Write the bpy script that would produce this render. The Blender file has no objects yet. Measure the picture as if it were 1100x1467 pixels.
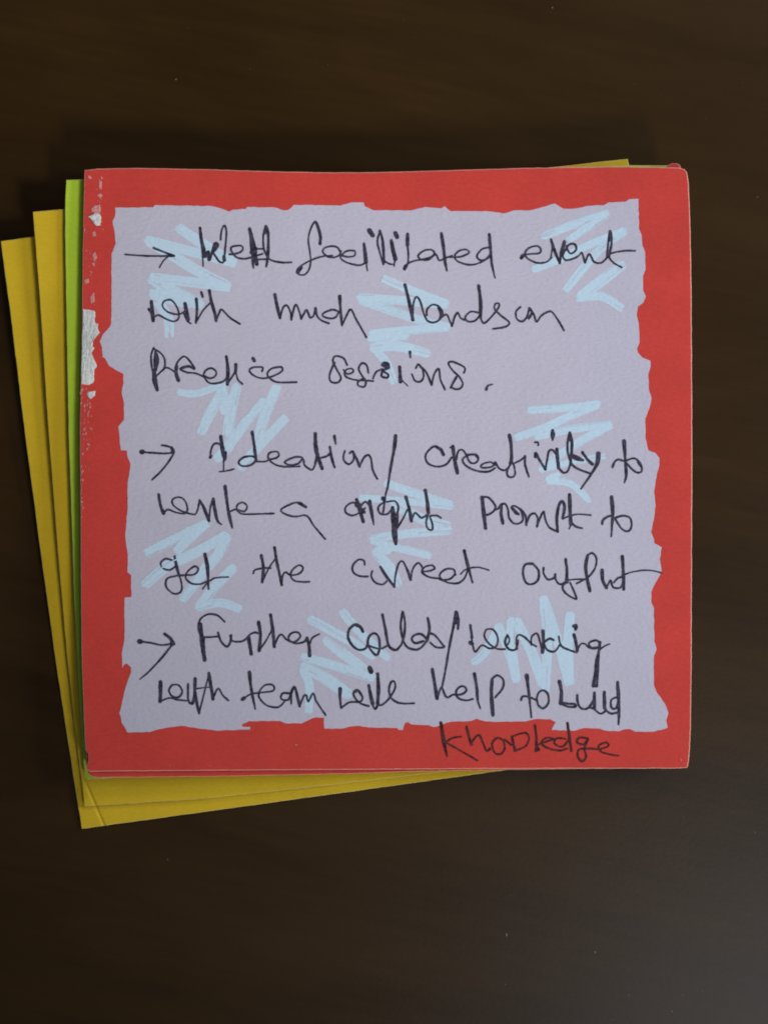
import bpy, bmesh, math, random
from mathutils import Vector
random.seed(11)
S = bpy.context.scene
COL = S.collection
MM = 0.001

# ------------------------------------------------------------------ camera
CAM_Z = 0.204                    # camera height above the table
ZREF = 0.004                     # plane of the top card
K = 0.0969 / 1100.0              # metres per photo pixel in that plane
cd = bpy.data.cameras.new('camera'); cam = bpy.data.objects.new('camera', cd); COL.objects.link(cam)
cam.location = (0, 0, CAM_Z); cam.rotation_euler = (0, 0, 0)
cd.sensor_fit = 'HORIZONTAL'; cd.sensor_width = 24.0
cd.lens = 24.0 * (CAM_Z - ZREF) / 0.0969
cd.clip_start = 0.005; cd.clip_end = 20
cd.dof.use_dof = True; cd.dof.focus_distance = CAM_Z - ZREF; cd.dof.aperture_fstop = 24
S.camera = cam

# ------------------------------------------------------------------ light
w = bpy.data.worlds.new('World'); S.world = w; w.use_nodes = True
bg = w.node_tree.nodes['Background']
bg.inputs[0].default_value = (0.90, 0.92, 1.0, 1); bg.inputs[1].default_value = 0.04

def area(name, loc, aim, size, power, col, spread=180):
    l = bpy.data.lights.new(name, 'AREA'); l.shape = 'RECTANGLE'; l.size, l.size_y = size
    l.energy = power; l.color = col; l.spread = math.radians(spread)
    o = bpy.data.objects.new(name, l); COL.objects.link(o); o.location = loc
    o.rotation_euler = (Vector(aim) - Vector(loc)).to_track_quat('-Z', 'Y').to_euler()
    return o
# a weak warm fill added beyond the top edge, a cool side lamp to the right, a warm key spot lower right with its narrow cone added to dim the lower left, a tall window lower right
area('top_fill', (0.22, 0.40, 0.40), (0.0, 0.02, 0), (0.10, 0.10), 0.55, (1.0, 0.84, 0.62))
area('tall_window', (0.66, -0.84, 2.0), (0.0, 0.0, 0), (0.55, 0.75), 3.9, (0.78, 0.89, 1.0))
area('side_light', (0.24, 0.04, 0.145), (0.02, 0.02, 0), (0.08, 0.08), 0.42, (0.88, 0.93, 1.0))
sl = bpy.data.lights.new('key_spot', 'SPOT'); sl.energy = 8.3; sl.color = (1.0, 0.93, 0.84)
sl.spot_size = math.radians(18.0); sl.spot_blend = 1.0; sl.shadow_soft_size = 0.06
so = bpy.data.objects.new('key_spot', sl); COL.objects.link(so); so.location = (0.20, -0.34, 0.31)
so.rotation_euler = (Vector((-0.012, 0.045, 0)) - so.location).to_track_quat('-Z', 'Y').to_euler()

S.view_settings.view_transform = 'Standard'; S.view_settings.look = 'None'
S.view_settings.exposure = 0.10; S.view_settings.gamma = 1.0
S.view_settings.use_curve_mapping = False
S.render.engine = 'CYCLES'
S.cycles.use_denoising = True
S.cycles.filter_width = 1.9

# ------------------------------------------------------------------ materials
def new_mat(name):
    m = bpy.data.materials.new(name); m.use_nodes = True
    nt = m.node_tree
    return m, nt, nt.nodes['Principled BSDF']

def paper(name, col, var=0.05, bump=0.35, grain=4200, rough=0.75, spec=0.25, fibre=0.5, fleck=None):
    m, nt, b = new_mat(name); N, L = nt.nodes, nt.links
    tc = N.new('ShaderNodeTexCoord')
    n1 = N.new('ShaderNodeTexNoise'); n1.inputs['Scale'].default_value = 160; n1.inputs['Detail'].default_value = 5
    n2 = N.new('ShaderNodeTexNoise'); n2.inputs['Scale'].default_value = grain; n2.inputs['Detail'].default_value = 3
    n3 = N.new('ShaderNodeTexNoise'); n3.inputs['Scale'].default_value = 1500; n3.inputs['Detail'].default_value = 4
    mp = N.new('ShaderNodeMapping'); mp.inputs['Rotation'].default_value = (0, 0, 0.6); mp.inputs['Scale'].default_value = (1, 2.2, 1)
    L.new(tc.outputs['Object'], n1.inputs['Vector']); L.new(tc.outputs['Object'], n2.inputs['Vector'])
    L.new(tc.outputs['Object'], mp.inputs['Vector']); L.new(mp.outputs[0], n3.inputs['Vector'])
    mix = N.new('ShaderNodeMix'); mix.data_type = 'RGBA'; mix.blend_type = 'MIX'
    mix.inputs[6].default_value = [c * (1 - var) for c in col] + [1]
    mix.inputs[7].default_value = [min(1, c * (1 + var)) for c in col] + [1]
    av = N.new('ShaderNodeMath'); av.operation = 'ADD'
    h1 = N.new('ShaderNodeMath'); h1.operation = 'MULTIPLY'; h1.inputs[1].default_value = 0.5
    h2 = N.new('ShaderNodeMath'); h2.operation = 'MULTIPLY'; h2.inputs[1].default_value = 0.5
    L.new(n1.outputs[0], h1.inputs[0]); L.new(n3.outputs[0], h2.inputs[0])
    L.new(h1.outputs[0], av.inputs[0]); L.new(h2.outputs[0], av.inputs[1])
    mr = N.new('ShaderNodeMapRange'); mr.inputs[1].default_value = 0.35; mr.inputs[2].default_value = 0.65
    L.new(av.outputs[0], mr.inputs[0]); L.new(mr.outputs[0], mix.inputs[0])
    L.new(mix.outputs[2], b.inputs['Base Color'])
    sm = N.new('ShaderNodeMath'); sm.operation = 'MULTIPLY_ADD'; sm.inputs[1].default_value = fibre
    L.new(n3.outputs[0], sm.inputs[0]); L.new(n2.outputs[0], sm.inputs[2])
    bp = N.new('ShaderNodeBump'); bp.inputs['Strength'].default_value = bump; bp.inputs['Distance'].default_value = 0.00009
    L.new(sm.outputs[0], bp.inputs['Height']); L.new(bp.outputs[0], b.inputs['Normal'])
    b.inputs['Roughness'].default_value = rough; b.inputs['Specular IOR Level'].default_value = spec
    return m

M_RED = paper('red_printed_card', (0.59, 0.053, 0.044), 0.09, 0.30, 3000)
M_REDEDGE = paper('red_cut_edge', (0.80, 0.36, 0.30), 0.15, 0.3)
M_PANEL = paper('lavender_print', (0.525, 0.522, 0.665), 0.035, 0.36, 2200, fibre=1.8)
M_BLUE = paper('pale_blue_print', (0.53, 0.715, 0.90), 0.04, 0.36, 2200, fibre=1.8)
M_GREEN = paper('green_card', (0.50, 0.76, 0.05), 0.05, 0.2)
M_GREENEDGE = paper('green_cut_edge', (0.62, 0.66, 0.34), 0.1, 0.2)
M_YELLOW = paper('yellow_card', (0.68, 0.475, 0.020), 0.06, 0.25)
M_YELLOWEDGE = paper('yellow_cut_edge', (0.74, 0.60, 0.22), 0.12, 0.2)
M_WHITE = paper('torn_white_paper', (0.62, 0.66, 0.68), 0.16, 0.8, 2200, fibre=1.5)
M_PINK = paper('scuffed_pink_paper', (0.60, 0.27, 0.27), 0.25, 0.8, 2200, fibre=1.5)

def ink(name, col):
    m, nt, b = new_mat(name); N, L = nt.nodes, nt.links
    tc = N.new('ShaderNodeTexCoord')
    n = N.new('ShaderNodeTexNoise'); n.inputs['Scale'].default_value = 2500; n.inputs['Detail'].default_value = 4
    L.new(tc.outputs['Object'], n.inputs['Vector'])
    r = N.new('ShaderNodeValToRGB')
    r.color_ramp.elements[0].position = 0.35; r.color_ramp.elements[0].color = [c * 0.45 for c in col] + [1]
    r.color_ramp.elements[1].position = 0.72; r.color_ramp.elements[1].color = [c * 2.3 for c in col] + [1]
    L.new(n.outputs[0], r.inputs[0]); L.new(r.outputs[0], b.inputs['Base Color'])
    b.inputs['Roughness'].default_value = 0.6; b.inputs['Specular IOR Level'].default_value = 0.2
    return m
M_INK = ink('dark_blue_black_ink', (0.035, 0.033, 0.060))
M_INKRED = ink('ink_on_red', (0.060, 0.016, 0.020))

def wood():
    m, nt, b = new_mat('dark_wood_table'); N, L = nt.nodes, nt.links
    tc = N.new('ShaderNodeTexCoord')
    mp = N.new('ShaderNodeMapping'); mp.vector_type = 'TEXTURE'; mp.inputs['Rotation'].default_value = (0, 0, math.radians(-13)); mp.inputs['Scale'].default_value = (1 / 12, 1 / 60, 1)
    L.new(tc.outputs['Object'], mp.inputs[0])
    n = N.new('ShaderNodeTexNoise'); n.inputs['Scale'].default_value = 1.0; n.inputs['Detail'].default_value = 6; n.inputs['Roughness'].default_value = 0.55; n.inputs['Distortion'].default_value = 0.6
    L.new(mp.outputs[0], n.inputs['Vector'])
    mp2 = N.new('ShaderNodeMapping'); mp2.vector_type = 'TEXTURE'; mp2.inputs['Rotation'].default_value = (0, 0, math.radians(-11)); mp2.inputs['Scale'].default_value = (1 / 90, 1 / 900, 1)
    L.new(tc.outputs['Object'], mp2.inputs[0])
    n2 = N.new('ShaderNodeTexNoise'); n2.inputs['Scale'].default_value = 1.0; n2.inputs['Detail'].default_value = 4
    L.new(mp2.outputs[0], n2.inputs['Vector'])
    a = N.new('ShaderNodeMath'); a.operation = 'MULTIPLY_ADD'; a.inputs[1].default_value = 0.34
    L.new(n2.outputs[0], a.inputs[0]); L.new(n.outputs[0], a.inputs[2])
    r = N.new('ShaderNodeValToRGB')
    r.color_ramp.elements[0].position = 0.40; r.color_ramp.elements[0].color = (0.022, 0.0108, 0.0024, 1)
    r.color_ramp.elements[1].position = 0.95; r.color_ramp.elements[1].color = (0.047, 0.0240, 0.0058, 1)
    L.new(a.outputs[0], r.inputs[0]); L.new(r.outputs[0], b.inputs['Base Color'])
    b.inputs['Roughness'].default_value = 0.42; b.inputs['Specular IOR Level'].default_value = 0.38
    n3 = N.new('ShaderNodeTexNoise'); n3.inputs['Scale'].default_value = 1500; n3.inputs['Detail'].default_value = 6
    L.new(tc.outputs['Object'], n3.inputs['Vector'])
    bp = N.new('ShaderNodeBump'); bp.inputs['Strength'].default_value = 0.12; bp.inputs['Distance'].default_value = 0.00006
    L.new(n3.outputs[0], bp.inputs['Height']); L.new(bp.outputs[0], b.inputs['Normal'])
    rr = N.new('ShaderNodeMapRange'); rr.inputs[3].default_value = 0.27; rr.inputs[4].default_value = 0.33
    L.new(n.outputs[0], rr.inputs[0]); L.new(rr.outputs[0], b.inputs['Roughness'])
    return m
M_WOOD = wood()
M_DUST, _nt, _b = new_mat('pale_dust'); _b.inputs['Base Color'].default_value = (0.17, 0.165, 0.13, 1); _b.inputs['Roughness'].default_value = 0.9

# ------------------------------------------------------------------ helpers
def warp(x, y, amps):                               # how a card curls: height in mm at its four corners
    u, v = x / 0.038, y / 0.038
    p = lambda t: max(0.0, t)
    tl, tr, bl, br = amps
    return MM * (tl * p((-u + v) * 0.5) ** 2 + tr * p((u + v) * 0.5) ** 2 + bl * p((-u - v) * 0.5) ** 2 + br * p((u - v) * 0.5) ** 2)

def P(px, py, layer):                               # traced pixel -> point on a card of given height and curl
    z = layer[0]
    for _ in range(3):
        s = K * (CAM_Z - z) / (CAM_Z - ZREF)
        x, y = (px - 550.0) * s, (733.5 - py) * s
        z = layer[0] + warp(x, y, layer[1])
    return x, y

L_LOW = (0.7 * MM, (1.6, 0.4, -0.3, 0.0)); L_MID = (1.8 * MM, (1.9, 1.7, -0.8, -0.2)); L_GREEN = (2.9 * MM, (1.6, 1.2, -1.0, 0.0))
L_RED2 = (4.0 * MM, (1.15, 1.45, -0.1, 0.15)); L_TOP = (4.6 * MM, (1.2, 1.5, -0.3, 0.2))

def link(name, bm, mats, parent=None, smooth=False):
    me = bpy.data.meshes.new(name); bm.to_mesh(me); bm.free()
    for m in (mats if isinstance(mats, (list, tuple)) else [mats]): me.materials.append(m)
    if smooth:
        for p in me.polygons: p.use_smooth = True
    o = bpy.data.objects.new(name, me); COL.objects.link(o)
    if parent is not None: o.parent = parent
    return o

def tag(o, label=None, cat=None, group=None, kind=None):
    if label: o['label'] = label
    if cat: o['category'] = cat
    if group: o['group'] = group
    if kind: o['kind'] = kind
    return o

def gridcut(bm, lo, hi, step):
    for ax in (0, 1):
        t = lo
        while t < hi:
            co = [0, 0, 0]; no = [0, 0, 0]; co[ax] = t; no[ax] = 1
            bmesh.ops.bisect_plane(bm, geom=bm.verts[:] + bm.edges[:] + bm.faces[:], plane_co=co, plane_no=no, dist=1e-7)
            t += step

def drape(bm, layer, lift=0.0):
    for v in bm.verts: v.co.z += layer[0] + lift + warp(v.co.x, v.co.y, layer[1])

def densify(pts, step, jitter=0.0, closed=True):
    out = []
    n = len(pts)
    for i in range(n if closed else n - 1):
        a, b = pts[i], pts[(i + 1) % n]
        d = math.dist(a, b); k = max(1, int(d / step))
        nx, ny = (-(b[1] - a[1]) / (d + 1e-9), (b[0] - a[0]) / (d + 1e-9))
        for j in range(k):
            t = j / k; q = random.uniform(-jitter, jitter) if j else 0
            out.append((a[0] + (b[0] - a[0]) * t + nx * q, a[1] + (b[1] - a[1]) * t + ny * q))
    if not closed: out.append(pts[-1])
    return out

def inset(pts, d):
    n = len(pts); out = []
    ar = sum(pts[i][0] * pts[(i + 1) % n][1] - pts[(i + 1) % n][0] * pts[i][1] for i in range(n))
    sg = 1 if ar > 0 else -1
    for i in range(n):
        a, b = pts[i - 1], pts[(i + 1) % n]
        tx, ty = b[0] - a[0], b[1] - a[1]; l = math.hypot(tx, ty) + 1e-12
        out.append((pts[i][0] - sg * ty / l * d, pts[i][1] + sg * tx / l * d))
    return out

def card(name, px, layer, mats, thick=0.28 * MM, rim=0.07 * MM, rim_drop=0.05 * MM, jitter=0.25, crease=None, parent=None):
    ring = [P(x, y, layer) for x, y in densify(px, 9, jitter)]
    bm = bmesh.new()
    inn = [bm.verts.new((x, y, 0)) for x, y in inset(ring, rim)]
    outv = [bm.verts.new((x, y, -rim_drop)) for x, y in ring]
    low = [bm.verts.new((x, y, -thick)) for x, y in ring]
    n = len(ring)
    bm.faces.new(inn); f = bm.faces.new(list(reversed(low)))
    for i in range(n):
        j = (i + 1) % n
        a = bm.faces.new((outv[i], outv[j], inn[j], inn[i])); a.material_index = 1
        a = bm.faces.new((low[i], low[j], outv[j], outv[i])); a.material_index = 1
    bmesh.ops.recalc_face_normals(bm, faces=bm.faces[:])
    gridcut(bm, -0.05, 0.05, 2.5 * MM)
    if crease:
        (ax, ay), (bx, by) = P(*crease[0], layer), P(*crease[1], layer)
        d = Vector((bx - ax, by - ay, 0)).normalized(); nn = Vector((-d.y, d.x, 0))
        for off in (-0.30, 0.0, 0.30):
            bmesh.ops.bisect_plane(bm, geom=bm.verts[:] + bm.edges[:] + bm.faces[:], plane_co=Vector((ax, ay, 0)) + nn * off * MM, plane_no=nn, dist=1e-8)
        ln = math.hypot(bx - ax, by - ay)
        for v in bm.verts:
            r = Vector((v.co.x - ax, v.co.y - ay, 0)); t = r.dot(d)
            if abs(r.dot(nn)) < 0.02 * MM and -0.2 * ln < t < ln * 1.2: v.co.z -= 0.10 * MM
    drape(bm, layer)
    return link(name, bm, mats, parent)

def catmull(pts, step):
    if len(pts) == 1: return pts
    q = [pts[0]] + pts + [pts[-1]]; out = []
    for i in range(1, len(q) - 2):
        p0, p1, p2, p3 = q[i - 1], q[i], q[i + 1], q[i + 2]
        k = max(2, int(math.dist(p1[:2], p2[:2]) / step))
        for j in range(k):
            t = j / k; t2 = t * t; t3 = t2 * t
            out.append(tuple(0.5 * (2 * p1[c] + (p2[c] - p0[c]) * t + (2 * p0[c] - 5 * p1[c] + 4 * p2[c] - p3[c]) * t2 + (3 * p1[c] - p0[c] - 3 * p2[c] + p3[c]) * t3) for c in range(len(p1))))
    out.append(pts[-1]); return out

ZSTEP = [0]
def ribbon(bm, pts, layer, lift, rough=0.0):
    """pts: (px, py, width_px) polyline -> flat ribbon with round ends"""
    ZSTEP[0] = (ZSTEP[0] + 1) % 60
    z0 = lift + ZSTEP[0] * 0.00000025
    n = len(pts); Lv, Rv = [], []
    nrm = []
    for i in range(n):
        a, b = pts[max(0, i - 1)], pts[min(n - 1, i + 1)]
        tx, ty = b[0] - a[0], b[1] - a[1]; l = math.hypot(tx, ty) or 1.0
        nrm.append((-ty / l, tx / l))
    def vert(px, py, i):
        x, y = P(px, py, layer)
        return bm.verts.new((x, y, z0 + i * 1e-9))
    for i, (x, y, wd) in enumerate(pts):
        h = wd * 0.5
        Lv.append(vert(x + nrm[i][0] * (h + random.uniform(-rough, rough)), y + nrm[i][1] * (h + random.uniform(-rough, rough)), i))
        Rv.append(vert(x - nrm[i][0] * (h + random.uniform(-rough, rough)), y - nrm[i][1] * (h + random.uniform(-rough, rough)), i))
    for i in range(n - 1):
        bm.faces.new((Lv[i], Rv[i], Rv[i + 1], Lv[i + 1]))
    for end in (0, n - 1):
        x, y, wd = pts[end]; nx, ny = nrm[end]; s = -1 if end == 0 else 1
        tx, ty = (ny * s, -nx * s)
        arc = []
        for j in range(1, 6):
            a = math.pi * j / 6
            arc.append(vert(x + (nx * math.cos(a) + tx * math.sin(a)) * wd * 0.5, y + (ny * math.cos(a) + ty * math.sin(a)) * wd * 0.5, end))
        bm.faces.new([Lv[end]] + arc + [Rv[end]])

def finish_flat(bm, layer):
    for f in bm.faces:
        f.normal_update()
        if f.normal.z < 0: f.normal_flip()
    drape(bm, layer)

# ------------------------------------------------------------------ the table
bm = bmesh.new()
vs = [bm.verts.new(p) for p in ((-0.6, -0.6, 0), (0.6, -0.6, 0), (0.6, 0.6, 0), (-0.6, 0.6, 0))]
bm.faces.new(vs)
tag(link('table_top', bm, M_WOOD), 'dark brown wooden table top with faint grain under the cards', kind='structure')

bm = bmesh.new()
def speck(px, py, r):
    s = K * CAM_Z / (CAM_Z - ZREF)
    x, y = (px - 550) * s, (733.5 - py) * s; r *= K
    ring = [bm.verts.new((x + r * random.uniform(.6, 1.1) * math.cos(a), y + r * random.uniform(.6, 1.1) * math.sin(a), 0.00001)) for a in [i * math.pi / 3 for i in range(6)]]
    top = bm.verts.new((x, y, r * 0.7))
    for i in range(6): bm.faces.new((ring[i], ring[(i + 1) % 6], top))
for px, py, r in ((725, 1340, 2.6), (852, 1365, 2.0), (900, 1427, 1.3), (962, 1450, 1.6), (978, 1426, 1.3), (252, 113, 1.6), (791, 10, 1.5), (1081, 1193, 1.5), (1085, 282, 1.2), (240, 1232, 1.1), (724, 1411, 1.1)):
    speck(px, py, r)
for _ in range(34):
    px, py = random.uniform(650, 1100), random.uniform(1130, 1467)
    speck(px, py, random.uniform(0.3, 0.7))
for _ in range(20):
    px, py = random.uniform(0, 1100), random.uniform(0, 180)
    speck(px, py, random.uniform(0.3, 0.6))
tag(link('dust', bm, M_DUST), 'pale dust specks scattered on the dark table', 'dust', kind='stuff')

# ------------------------------------------------------------------ the cards under the top one
CR = ((126, 1130), (150, 1186))
low = card('memo_card', [(1, 345), (300, 304), (600, 264), (845, 234), (905, 650), (960, 1072), (715, 1105), (420, 1146), (117, 1188), (103, 1100), (80, 950), (58, 790), (33, 600), (15, 450)], L_LOW, [M_YELLOW, M_YELLOWEDGE], crease=CR)
tag(low, 'lowest yellow card, tilted most, its corner reaching the left picture edge', 'memo card', 'stacked memo cards')
mid = card('memo_card', [(47, 303), (80, 300), (300, 283), (600, 255), (800, 238), (860, 231), (899, 227), (902, 240), (940, 650), (968, 1085), (700, 1098), (500, 1122), (300, 1144), (121, 1156), (108, 1050), (95, 930), (82, 780), (68, 600), (57, 430)], L_MID, [M_YELLOW, M_YELLOWEDGE], crease=CR)
tag(mid, 'upper yellow card peeking out between the lowest yellow and the green card', 'memo card', 'stacked memo cards')
grn = card('memo_card', [(95, 257), (300, 251), (700, 243), (900, 236), (958, 236.5), (972, 239), (979, 300), (985, 700), (982, 1098), (700, 1102), (400, 1110), (160, 1114.5), (148, 1116), (125, 1116.5), (121.5, 1112), (119.5, 1095), (113.5, 1000), (106, 860), (103, 760), (98, 620), (95, 450), (93, 330), (93.5, 280)], L_GREEN, [M_GREEN, M_GREENEDGE])
tag(grn, 'bright green card showing as a narrow strip left of the red cards', 'memo card', 'stacked memo cards')
red2 = card('memo_card', [(127, 256), (400, 252), (800, 247), (950, 241), (957, 236), (962, 233.5), (970, 233.5), (974, 236), (981, 260), (988, 500), (989, 800), (986, 1060), (982, 1100), (720, 1103.5), (600, 1105.5), (500, 1109), (300, 1113), (140, 1114.5), (131, 1113), (126, 1108), (123.5, 1100), (122, 1000), (120, 800), (121, 500)], L_RED2, [M_RED, M_REDEDGE])
tag(red2, 'lower red card, only a thin strip showing beneath the written one', 'memo card', 'stacked memo cards')

# ------------------------------------------------------------------ the written card
root = bpy.data.objects.new('written_memo_card', None); COL.objects.link(root)
tag(root, 'topmost red card with torn lavender panel covered in dark handwriting', 'memo card', 'stacked memo cards')
TOP = [(121, 243), (140, 241), (200, 240), (300, 242), (400, 245), (480, 246.5), (560, 245.5), (650, 243), (730, 240.5), (800, 239), (880, 238), (940, 238.5), (972, 239.5), (980, 241.5), (984, 246), (986.5, 262), (988, 300), (990, 380), (991, 500), (991.5, 650), (991, 800), (990.5, 950), (989.5, 1040), (988, 1075), (986.5, 1092), (984.5, 1100.5), (960, 1101.5), (800, 1101.5), (690, 1102), (450, 1103.5), (300, 1104.5), (150, 1105.5), (129, 1106), (124, 1103), (123.5, 1098), (126.5, 1092), (126.5, 1080), (122, 1073), (119.5, 1015), (117, 950), (116, 860), (115.5, 760), (114.5, 660), (114.5, 600), (116, 540), (117.5, 450), (118.5, 350), (119.5, 300)]
card('card_sheet', TOP, L_TOP, [M_RED, M_REDEDGE], rim=0.10 * MM, parent=root)

PANEL = [(165, 297), (219, 296.5), (222, 293.5), (303, 294.7), (316, 298), (328, 302.7), (333.6, 300), (352, 299), (354, 296), (395, 297), (406, 301), (412.5, 300.5), (421, 293), (488, 294), (503, 289.6), (521, 289.6), (522, 294.7), (533.6, 300.5), (537, 301), (589, 301), (609, 296), (632, 298), (637, 295), (645, 302), (695, 302), (721, 305.4), (736, 301), (758.5, 301), (778, 296), (794, 291), (807, 298.7), (826, 298), (840.5, 294.6), (865, 293.5), (872, 289.4), (896, 288.6), (901, 285), (914.5, 284.4),
 (915, 327), (919, 337), (920, 351.5), (924, 361.6), (924.5, 386), (921, 394.5), (921, 416), (925, 424.5), (921.5, 433), (913.5, 439), (912, 450), (915, 464.6), (916, 490), (912.4, 499), (913.5, 505), (920, 512), (931.5, 516.7), (932, 524.7), (928.4, 536), (929, 556), (933, 570.5), (930, 585), (924.4, 599), (924.4, 628), (928.7, 645), (938.7, 649), (944.4, 656), (944.4, 666), (940.8, 678), (936.5, 704.5), (939, 725), (936, 746), (932.4, 762), (936.5, 772), (937, 778), (947.8, 784), (945, 800.6), (947.8, 820), (938, 836), (932.7, 848.7), (932.7, 863), (936.5, 871), (937, 919), (940.4, 930.5), (936.5, 940), (936.5, 982), (941, 993), (952.6, 1009), (957.4, 1022), (954, 1033), (956.4, 1042.6), (937, 1048.4),
 (909.5, 1048.4), (902, 1044.6), (893.5, 1045.2), (886, 1048), (867, 1047), (858.5, 1044), (835, 1043.4), (823.6, 1047), (790, 1046), (796, 1035), (788, 1030.5), (766, 1030.5), (752, 1034), (696, 1034), (682, 1030), (674.7, 1033), (645, 1034.4), (634, 1038), (621.5, 1042), (613, 1039), (589, 1038), (583.6, 1034.6), (579.5, 1036.8), (576.8, 1046), (571, 1046), (568.6, 1043), (529, 1042.5), (514, 1040), (502, 1041), (491, 1044), (464.5, 1044), (464, 1028), (449, 1028.6), (431.6, 1036.6), (409, 1036.6), (401, 1033), (357, 1033.4), (346.6, 1038), (347, 1041.4), (358.4, 1041.4), (358.4, 1045.5), (309, 1047), (272.5, 1042.3), (260, 1040), (250, 1041.4), (223, 1046), (215, 1049), (182.5, 1049.5),
 (178.6, 1042), (174.3, 1035.5), (173, 1027), (171, 1022), (174.5, 1009), (180, 984.5), (187.6, 964), (187.6, 956), (181.4, 950.5), (177.3, 953), (175, 957), (174.5, 938), (178.6, 914), (178.6, 856), (188, 855.4), (188, 824), (182.7, 820), (183, 795.4), (179.5, 768), (183, 724.5), (183, 692), (187, 666), (182, 651), (182, 645.4), (173.4, 645), (169.6, 611), (177.6, 601), (177.8, 578), (174.3, 561), (177, 549), (177, 535.5), (157, 524.5), (151, 513.6), (147, 511), (146, 497), (143, 489), (147, 479.5), (157, 468.6), (159.5, 463), (160, 363.6), (166, 348.6), (164, 331), (161, 317), (165, 309)]
bm = bmesh.new()
pp = densify(PANEL, 5, 0.45)
f = bm.faces.new([bm.verts.new((*P(x, y, L_TOP), 0)) for x, y in pp])
bmesh.ops.triangulate(bm, faces=[f])
gridcut(bm, -0.05, 0.05, 2.5 * MM)
for fc in bm.faces:
    fc.normal_update()
    if fc.normal.z < 0: fc.normal_flip()
drape(bm, L_TOP, 20e-6)
panel = link('torn_panel', bm, M_PANEL, root)

# ------------------------------------------------------------------ crops the tracing was made in: origin, scale
CP = {1: (170, 300, 4.4), 2: (410, 300, 4.4), 3: (650, 300, 3.9286), 4: (200, 480, 4.4), 5: (440, 480, 3.9286), 6: (590, 560, 5.789), 7: (750, 560, 5.789),
      8: (200, 660, 3.9286), 9: (470, 660, 4.4), 10: (690, 680, 4.2308), 11: (190, 850, 3.793), 12: (470, 850, 5.238), 13: (650, 840, 4.2308), 14: (600, 960, 3.548),
      15: (290, 280, 8.4615), 16: (0, 550, 3.6667), 17: (0, 200, 3.6667), 18: (80, 220, 11.0), 19: (80, 420, 9.17), 20: (80, 570, 7.72)}

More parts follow.
